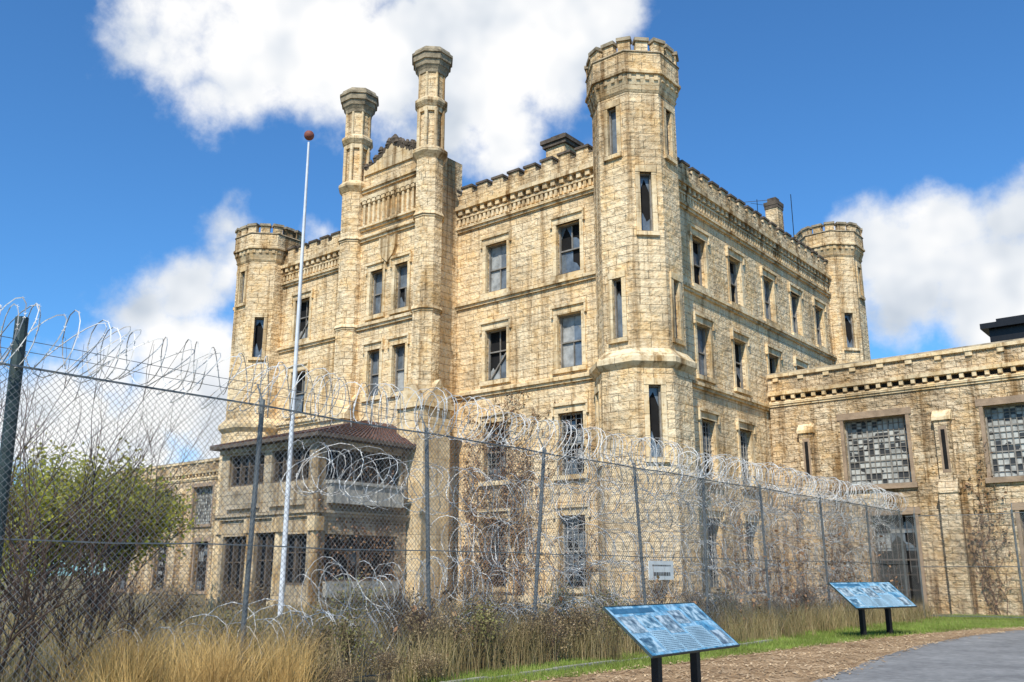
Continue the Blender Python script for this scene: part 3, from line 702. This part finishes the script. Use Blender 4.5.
# ------------------------------------------------------------ ground
def groundmat(name,cols,scale,bd,rough=.95,bs=20):
    m,nt,b=newmat(name); g=N(nt,'ShaderNodeNewGeometry'); p=g.outputs['Position']
    n=noise(nt,p,scale,4,.65); n2=noise(nt,p,scale*7,4,.7)
    f=mth(nt,'MULTIPLY_ADD',n2,.5,mth(nt,'MULTIPLY',n,.5))
    col=ramp(nt,f,cols); nt.links.new(col,b.inputs['Base Color']); b.inputs['Roughness'].default_value=rough; b.inputs['Specular IOR Level'].default_value=.12
    bump(nt,noise(nt,p,bs,3,.7),b,1,bd); return m
SOIL=groundmat("yard_soil",[(.35,(.12,.11,.05)),(.5,(.22,.17,.10)),(.62,(.17,.17,.07))],.5,.04)
MULCH=groundmat("mulch",[(.36,(.22,.13,.07)),(.5,(.40,.26,.14)),(.63,(.54,.38,.23))],1.2,.03,bs=34)
ASPH=groundmat("asphalt",[(.38,(.17,.165,.16)),(.5,(.23,.225,.215)),(.62,(.30,.29,.275))],.8,.01,.9,60)
GRASSM=groundmat("lawn",[(.35,(.10,.15,.03)),(.5,(.17,.22,.045)),(.65,(.28,.26,.11))],1.5,.04)
CONC=groundmat("concrete",[(.35,(.26,.24,.20)),(.65,(.38,.36,.31))],2,.01)
def sheet(name,poly,z,mat):
    m=MB(); m.quad(*[(x,y,z) for x,y in poly]); ob=add(name,m.mesh(name,[mat])); ob["kind"]="structure"; return ob
def wavy(pts,amp,seed,step=.25):
    r=random.Random(seed); out=[]
    for (a,b) in zip(pts,pts[1:]):
        n=max(1,int(math.dist(a,b)/step))
        for i in range(n):
            f=i/n; out.append((a[0]+(b[0]-a[0])*f+r.uniform(-amp,amp),a[1]+(b[1]-a[1])*f+r.uniform(-amp,amp)))
    out.append(pts[-1]); return out
m=MB(); s_=900; m.quad((-s_,-s_,0),(s_,-s_,0),(s_,s_,0),(-s_,s_,0)); g=add("ground",m.mesh("ground",[SOIL])); g["kind"]="structure"
left=wavy([(7.6,-32),(7.7,-20),(7.6,-10),(7.7,0),(7.6,11.3)],.06,1)
sheet("grass_verge",left+[(30,11.3),(30,-32)],.004,GRASSM)
MLP=[(8.6,-32),(8.9,-20),(9.4,-12),(9.9,-5),(10.7,0),(11.9,2.6)]
ml=wavy(MLP,.18,2)
sheet("mulch_bed",ml+[(13.2,2.6),(14,-32)],.008,MULCH)
pe=[(12.95,-32),(12.75,-20),(12.35,-15.5),(11.75,-11),(11.45,-7),(11.5,-3),(11.9,.5),(13,2.1),(16,2.6),(30,3.0)]
sheet("asphalt_path",[(30,-32)]+wavy(pe,.035,5,.3),.012,ASPH)
kb=thing("kerb","pale broken concrete edging strip beside the weedy fence line","kerb")
y=-24; r=random.Random(9)
while y<-9:
    l=r.uniform(.8,1.1); x=8.3+r.uniform(-.02,.02); m=MB(); m.box(x,x+.12,y,y+l-.03,-.02,.05+r.uniform(-.02,.02)); y+=l
    add("edging_stone",m.mesh("edging",[CONC]),kb)
# ------------------------------------------------------------ vegetation
def blades(name,pts,hmin,hmax,w,lean,mat,seed,label=None,cat=None,segs=3,wind=(0,0)):
    r=np.random.RandomState(seed); n=len(pts); pts=np.array(pts)
    h=r.uniform(hmin,hmax,n); th=r.uniform(0,2*np.pi,n); ln=r.uniform(.1,1,n)*lean; lt=r.uniform(0,2*np.pi,n)
    dx=np.cos(th)*w/2; dy=np.sin(th)*w/2; vs=[]
    for k in range(segs+1):
        f=k/segs; ww=(1-f)**.7
        cxx=pts[:,0]+(np.cos(lt)*ln+wind[0])*h*f**2; cyy=pts[:,1]+(np.sin(lt)*ln+wind[1])*h*f**2; cz=h*f*(1-.15*ln*f)
        if k<segs:
            vs.append(np.stack([cxx-dx*ww,cyy-dy*ww,cz],1)); vs.append(np.stack([cxx+dx*ww,cyy+dy*ww,cz],1))
        else: vs.append(np.stack([cxx,cyy,cz],1))
    A=np.stack(vs,1); nv=A.shape[1]; F=[]
    for i in range(n):
        b=i*nv
        for k in range(segs-1): F.append((b+2*k,b+2*k+1,b+2*k+3,b+2*k+2))
        F.append((b+2*segs-2,b+2*segs-1,b+2*segs))
    me=bpy.data.meshes.new(name); me.from_pydata(A.reshape(-1,3).tolist(),[],F); me.materials.append(mat)
    ob=add(name,me); ob["kind"]="stuff"
    if label: ob["label"]=label; ob["category"]=cat
    return ob
def loc(u,D,vk=560):
    y=885.7-(341-vk)*.247; k=(u-512)/y; x=k*D
    return (CAM.x+x*math.cos(YAW)-D*math.sin(YAW),CAM.y+x*math.sin(YAW)+D*math.cos(YAW),0)
r=random.Random(21)
def clumped(n,x0,x1,y0,y1,nc,sp):
    cs=[(r.uniform(x0,x1),r.uniform(y0,y1)) for _ in range(nc)]; out=[]
    for i in range(n):
        c=r.choice(cs); out.append((c[0]+r.gauss(0,sp),c[1]+r.gauss(0,sp)))
    return out
def clumploc(n,lst,sp):
    out=[]
    for i in range(n):
        u,D=r.choice(lst); p=loc(u,D); out.append((p[0]+r.gauss(0,sp),p[1]+r.gauss(0,sp)))
    return out
gl=[(r.uniform(90,165),r.uniform(10.6,13)) for _ in range(8)]+[(r.uniform(190,300),r.uniform(10.8,13.5)) for _ in range(11)]
blades("tall_dry_grass",clumploc(4600,gl,.15),.4,1.2,.008,.75,GOLD,1,"clumps of tall golden dry grass by the fence","grass")
blades("weeds",clumped(21000,4.6,8.0,-26.5,-8,110,.22),.3,1.05,.010,.6,WEED,3,"tangled brown and green weeds along the fence","weeds")
blades("weeds",clumped(15000,4.8,7.9,-9,7.5,110,.28),.3,.95,.013,.6,WEED,4,"tangled brown weeds along the fence","weeds")
blades("weeds",clumped(12000,-16,5,-24,-3,150,.6),.3,.8,.03,.5,WEED,5,"rough weeds in the prison yard","weeds")
def lawnpts(n):
    out=[]
    while len(out)<n:
        y=r.uniform(-20,11.2)
        if y<2.6: x=r.uniform(7.6,float(np.interp(y,[p[1] for p in MLP],[p[0] for p in MLP]))+.1)
        else: x=r.uniform(7.6,26)
        if y<3.2 and x>12: continue
        out.append((x,y))
    return out
blades("lawn_grass",lawnpts(46000),.04,.13,.012,.6,LAWN,6,"short green lawn grass","grass",2)
m=MB()
for i in range(10000):
    y=r.uniform(-22,2.5); x=r.uniform(8.9,12.6)
    xe=np.interp(y,[p[1] for p in pe[:8]],[p[0] for p in pe[:8]]); xm=np.interp(y,[p[1] for p in MLP],[p[0] for p in MLP])
    if x>xe+.1+abs(r.gauss(0,.12)) or x<xm-abs(r.gauss(0,.15)): continue
    a=r.uniform(0,3.14); l=r.uniform(.02,.065); w=r.uniform(.006,.018); z=.015+r.random()*.02
    c,s=math.cos(a),math.sin(a); dz=r.uniform(-.01,.025)
    m.quad((x-c*l-s*w,y-s*l+c*w,z),(x-c*l+s*w,y-s*l-c*w,z),(x+c*l+s*w,y+s*l-c*w,z+dz),(x+c*l-s*w,y+s*l+c*w,z+dz))
CH=leafmat("wood_chips",(.44,.29,.16),(.60,.44,.28),(.22,.13,.07),0)
ob=add("wood_chips",m.mesh("wood_chips",[CH])); ob["kind"]="stuff"; ob["label"]="scattered tan wood chip mulch"; ob["category"]="mulch"
def branching(m,p,d,l,rad,dep,maxd,r,tips,spread=.6,up=.1,kids=(2,4)):
    pts=[p]; q=Vector(p); dd=Vector(d)
    for i in range(4):
        dd=(dd+Vector((r.gauss(0,.13),r.gauss(0,.13),r.gauss(0,.1)+up*.3))).normalized(); q=q+dd*l/4; pts.append(q.copy())
        if dep>=1 : tips.append((q.copy(),dep))
        if dep<maxd and i>0 and r.random()<.55:
            nd=(dd+Vector((r.gauss(0,spread),r.gauss(0,spread),r.gauss(0,spread*.6)+up))).normalized()
            branching(m,q.copy(),nd,l*r.uniform(.5,.8),rad*.5,dep+1,maxd,r,tips,spread,up,kids)
    m.tube(pts,rad,5 if dep<2 else 3,rad*.55)
    if dep<maxd:
        for i in range(r.randint(*kids)):
            nd=(dd+Vector((r.gauss(0,spread),r.gauss(0,spread),r.gauss(0,spread*.6)+up))).normalized()
            branching(m,q.copy(),nd,l*r.uniform(.6,.85),rad*.55,dep+1,maxd,r,tips,spread,up,kids)
def leaves(tips,n,sp,size,mat,r,name):
    m=MB()
    for i in range(n):
        p,_=r.choice(tips); c=p+Vector((r.gauss(0,sp),r.gauss(0,sp),r.gauss(0,sp)))
        e1=Vector((r.gauss(0,1),r.gauss(0,1),r.gauss(0,.7))).normalized()*size*r.uniform(.6,1.3); e2=e1.orthogonal().normalized(); e2=(e2*math.cos(1)+e1.normalized().cross(e2)*math.sin(r.uniform(0,6)))*size*.6
        m.quad(c-e1,c-e2,c+e1,c+e2)
    return m.mesh(name,[mat])
def tree(name,lc,h,label,nl,maxd,mat,seed,stems=1,spread=.6,leaf=.12,rad=.14,cat="tree",sp=.3,bark=BARK,up=.1,lean=.25,kids=(2,4)):
    r=random.Random(seed); T=thing(name,label,cat,lc); m=MB(); tips=[]
    for s in range(stems):
        d=Vector((r.gauss(0,lean if stems>1 else .05),r.gauss(0,lean if stems>1 else .05),1)).normalized()
        branching(m,Vector((r.gauss(0,.12*(stems>1)),r.gauss(0,.12*(stems>1)),-.05)),d,h*.36,rad,0,maxd,r,tips,spread,up,kids)
    a=[add("trunk",m.mesh("trunk",[bark]),T)]
    if nl: a.append(add("crown",leaves([t for t in tips if t[1]>=1] or tips,nl,sp,leaf,mat,r,"crown"),T))
    return T,a
tree("green_tree",loc(100,34),6.0,"bushy yellow-green spring tree beyond the fence",9500,3,LEAFG,31,stems=7,leaf=.10,rad=.06,sp=.36,spread=.6,lean=.4)
tree("green_tree",loc(35,34),6.8,"yellow-green spring tree beyond the fence",9500,3,LEAFG,32,stems=7,leaf=.10,rad=.06,sp=.38,spread=.6,lean=.4)
for i,(u,D,h,st) in enumerate([(30,13.0,4.6,3),(-15,12,5.0,4),(85,13.4,3.2,3),(10,10.9,2.8,4),(70,12.0,1.9,5),(130,13.2,1.8,4)]):
    tree("bare_shrub",loc(u,D),h,"leafless dark twiggy shrub by the fence",0,3,LEAFD,41+i,stems=st,rad=.024,cat="shrub",bark=TWIG,spread=.42,up=.2,kids=(2,3),lean=.28)
protos=[(1.2,LEAFD,1300),(1.15,LEAFR,1200),(1.35,LEAFR,800),(1.1,LEAFR,1100)]
spots=[(350,22,1.3),(430,21,1.2),(490,22.5,1.1),(180,24,1.4),(250,30,1.3),(470,30,1.3),(318,13.6,.75),(350,14.2,.9),(415,15.5,.95),(445,16.2,.9),(480,16.8,1.0),(545,17.8,.95),(580,18.6,1.0),(615,19.8,.9),(650,21.5,1.0),(690,24,1.0),(725,26,1.0),(760,28,1.0),(800,30,1.0),(850,33,1.0),(300,16,.9),(395,17.5,1.1),(470,19,1.0),(600,26,1.2),(660,28,1.3),(150,15,.9),(230,15,.9),(340,12.6,.5),(520,20,1.1),(560,22,1.2),(430,14.4,.5),(390,13.2,.5)]
first={}
for i,(u,D,sc) in enumerate(spots):
    k=(i*5+i//4)%4; rz=random.Random(i).uniform(0,6.28)
    lab="low scrubby shrub with sparse olive leaves" if k==0 else "low dry brown scrubby shrub"
    if k not in first:
        h,mt_,nl=protos[k]; T,a=tree("scrub_shrub",loc(u,D),h,lab,nl,3,mt_,60+k,stems=7,leaf=.027,rad=.009,cat="shrub",sp=.09,bark=TWIG,spread=.5,lean=.4,up=.2)
        first[k]=(T,a)
    else:
        T0,a0=first[k]; T=T0.copy(); COL.objects.link(T); T.location=loc(u,D)
        for x in a0: c=x.copy(); c.parent=T; COL.objects.link(c)
    T["group"]="scrub shrubs along the fence"; T.scale=(sc,sc,sc); T.rotation_euler=(0,0,rz)
for i,(u,D,h) in enumerate([(-20,90,9),(60,100,8),(120,110,8),(150,120,9)]):
    tree("distant_tree",loc(u,D),h,"distant green tree beyond the prison yard",3000,3,LEAFG,80+i,stems=2,leaf=.3,rad=.2,sp=.7,spread=.6)
# ------------------------------------------------------------ light
sd=Vector((.39,-.92,0)).normalized(); EL=math.radians(47)
sun=bpy.data.lights.new("sun","SUN"); sun.energy=5.0; sun.angle=math.radians(.5); sun.color=(1,.95,.85)
so_=bpy.data.objects.new("sun",sun); COL.objects.link(so_)
dv=Vector((sd.x*math.cos(EL),sd.y*math.cos(EL),math.sin(EL))); so_.rotation_euler=dv.to_track_quat('Z','Y').to_euler(); so_.location=dv*60
w=bpy.data.worlds.new("World"); S.world=w; w.use_nodes=True; nt=w.node_tree; nt.nodes.clear()
out=N(nt,'ShaderNodeOutputWorld'); bg=N(nt,'ShaderNodeBackground'); bg.inputs[1].default_value=.12; nt.links.new(bg.outputs[0],out.inputs[0])
sky=N(nt,'ShaderNodeTexSky'); sky.sky_type='NISHITA'; sky.sun_disc=False; sky.sun_elevation=EL; sky.sun_rotation=math.atan2(sd.x,sd.y); sky.ozone_density=2.0; sky.dust_density=.6; sky.air_density=1.0
skyc=mix(nt,sky.outputs[0],(.56,1.10,1.55),1.0,'MULTIPLY')
tc=N(nt,'ShaderNodeTexCoord'); dirv=tc.outputs['Generated']
circ=[(140,15,50),(195,45,62),(255,55,78),(330,60,88),(400,70,80),(470,60,92),(540,50,85),(600,15,55),(300,-20,100),(500,-30,110),(395,110,50),(565,95,48),(500,135,45),(210,100,42),(440,130,45),
(190,300,48),(140,320,52),(218,275,34),(105,370,55),(180,380,85),(50,420,70),(320,243,20),(215,240,16),(120,460,90),(240,430,80),
(890,250,55),(950,240,62),(1012,215,58),(905,300,60),(980,290,80),(1045,270,70),(855,240,24)]
F=None
wn=N(nt,'ShaderNodeTexNoise'); wn.inputs['Scale'].default_value=7; wn.inputs['Detail'].default_value=3; nt.links.new(dirv,wn.inputs['Vector'])
vm=N(nt,'ShaderNodeVectorMath',operation='MULTIPLY_ADD'); nt.links.new(wn.outputs[1],vm.inputs[0]); vm.inputs[1].default_value=(.09,.09,.09)
va=N(nt,'ShaderNodeVectorMath',operation='ADD'); nt.links.new(dirv,va.inputs[0]); va.inputs[1].default_value=(-.045,-.045,-.045); nt.links.new(va.outputs[0],vm.inputs[2])
for (u,v,rp) in circ:
    d=N(nt,'ShaderNodeVectorMath',operation='DISTANCE'); nt.links.new(vm.outputs[0],d.inputs[0]); d.inputs[1].default_value=pixdir(u,v)
    rad=rp/ math.sqrt(FPX**2+(u-512)**2+(v-341)**2)
    q=mth(nt,'MULTIPLY_ADD',d.outputs['Value'],-1/.07,rad/.07)
    F=q if F is None else mth(nt,'MAXIMUM',F,q)
n1=noise(nt,dirv,11,6,.6); F2=mth(nt,'ADD',F,mth(nt,'MULTIPLY_ADD',n1,2.0,-1.0))
dens=N(nt,'ShaderNodeMapRange',interpolation_type='SMOOTHSTEP'); nt.links.new(F2,dens.inputs[0]); dens.inputs[1].default_value=-.22; dens.inputs[2].default_value=.5
vs=N(nt,'ShaderNodeVectorMath',operation='ADD'); nt.links.new(dirv,vs.inputs[0]); vs.inputs[1].default_value=(-.02,-.012,.03)
n2=noise(nt,vs.outputs[0],9,3,.55); n3=noise(nt,dirv,9,3,.55)
rel=mth(nt,'SUBTRACT',n3,n2)
big=noise(nt,dirv,4.5,1,.5)
sh=mth(nt,'ADD',mth(nt,'MULTIPLY_ADD',rel,1.6,.66),mth(nt,'MULTIPLY_ADD',big,1.1,-.52))
ccol=ramp(nt,sh,[(.25,(4.7,5.3,6.1)),(.6,(7.0,7.3,7.7)),(.85,(8.5,8.5,8.5))])
fin=mix(nt,skyc,ccol,dens.outputs[0]); nt.links.new(fin,bg.inputs[0])
print("done")
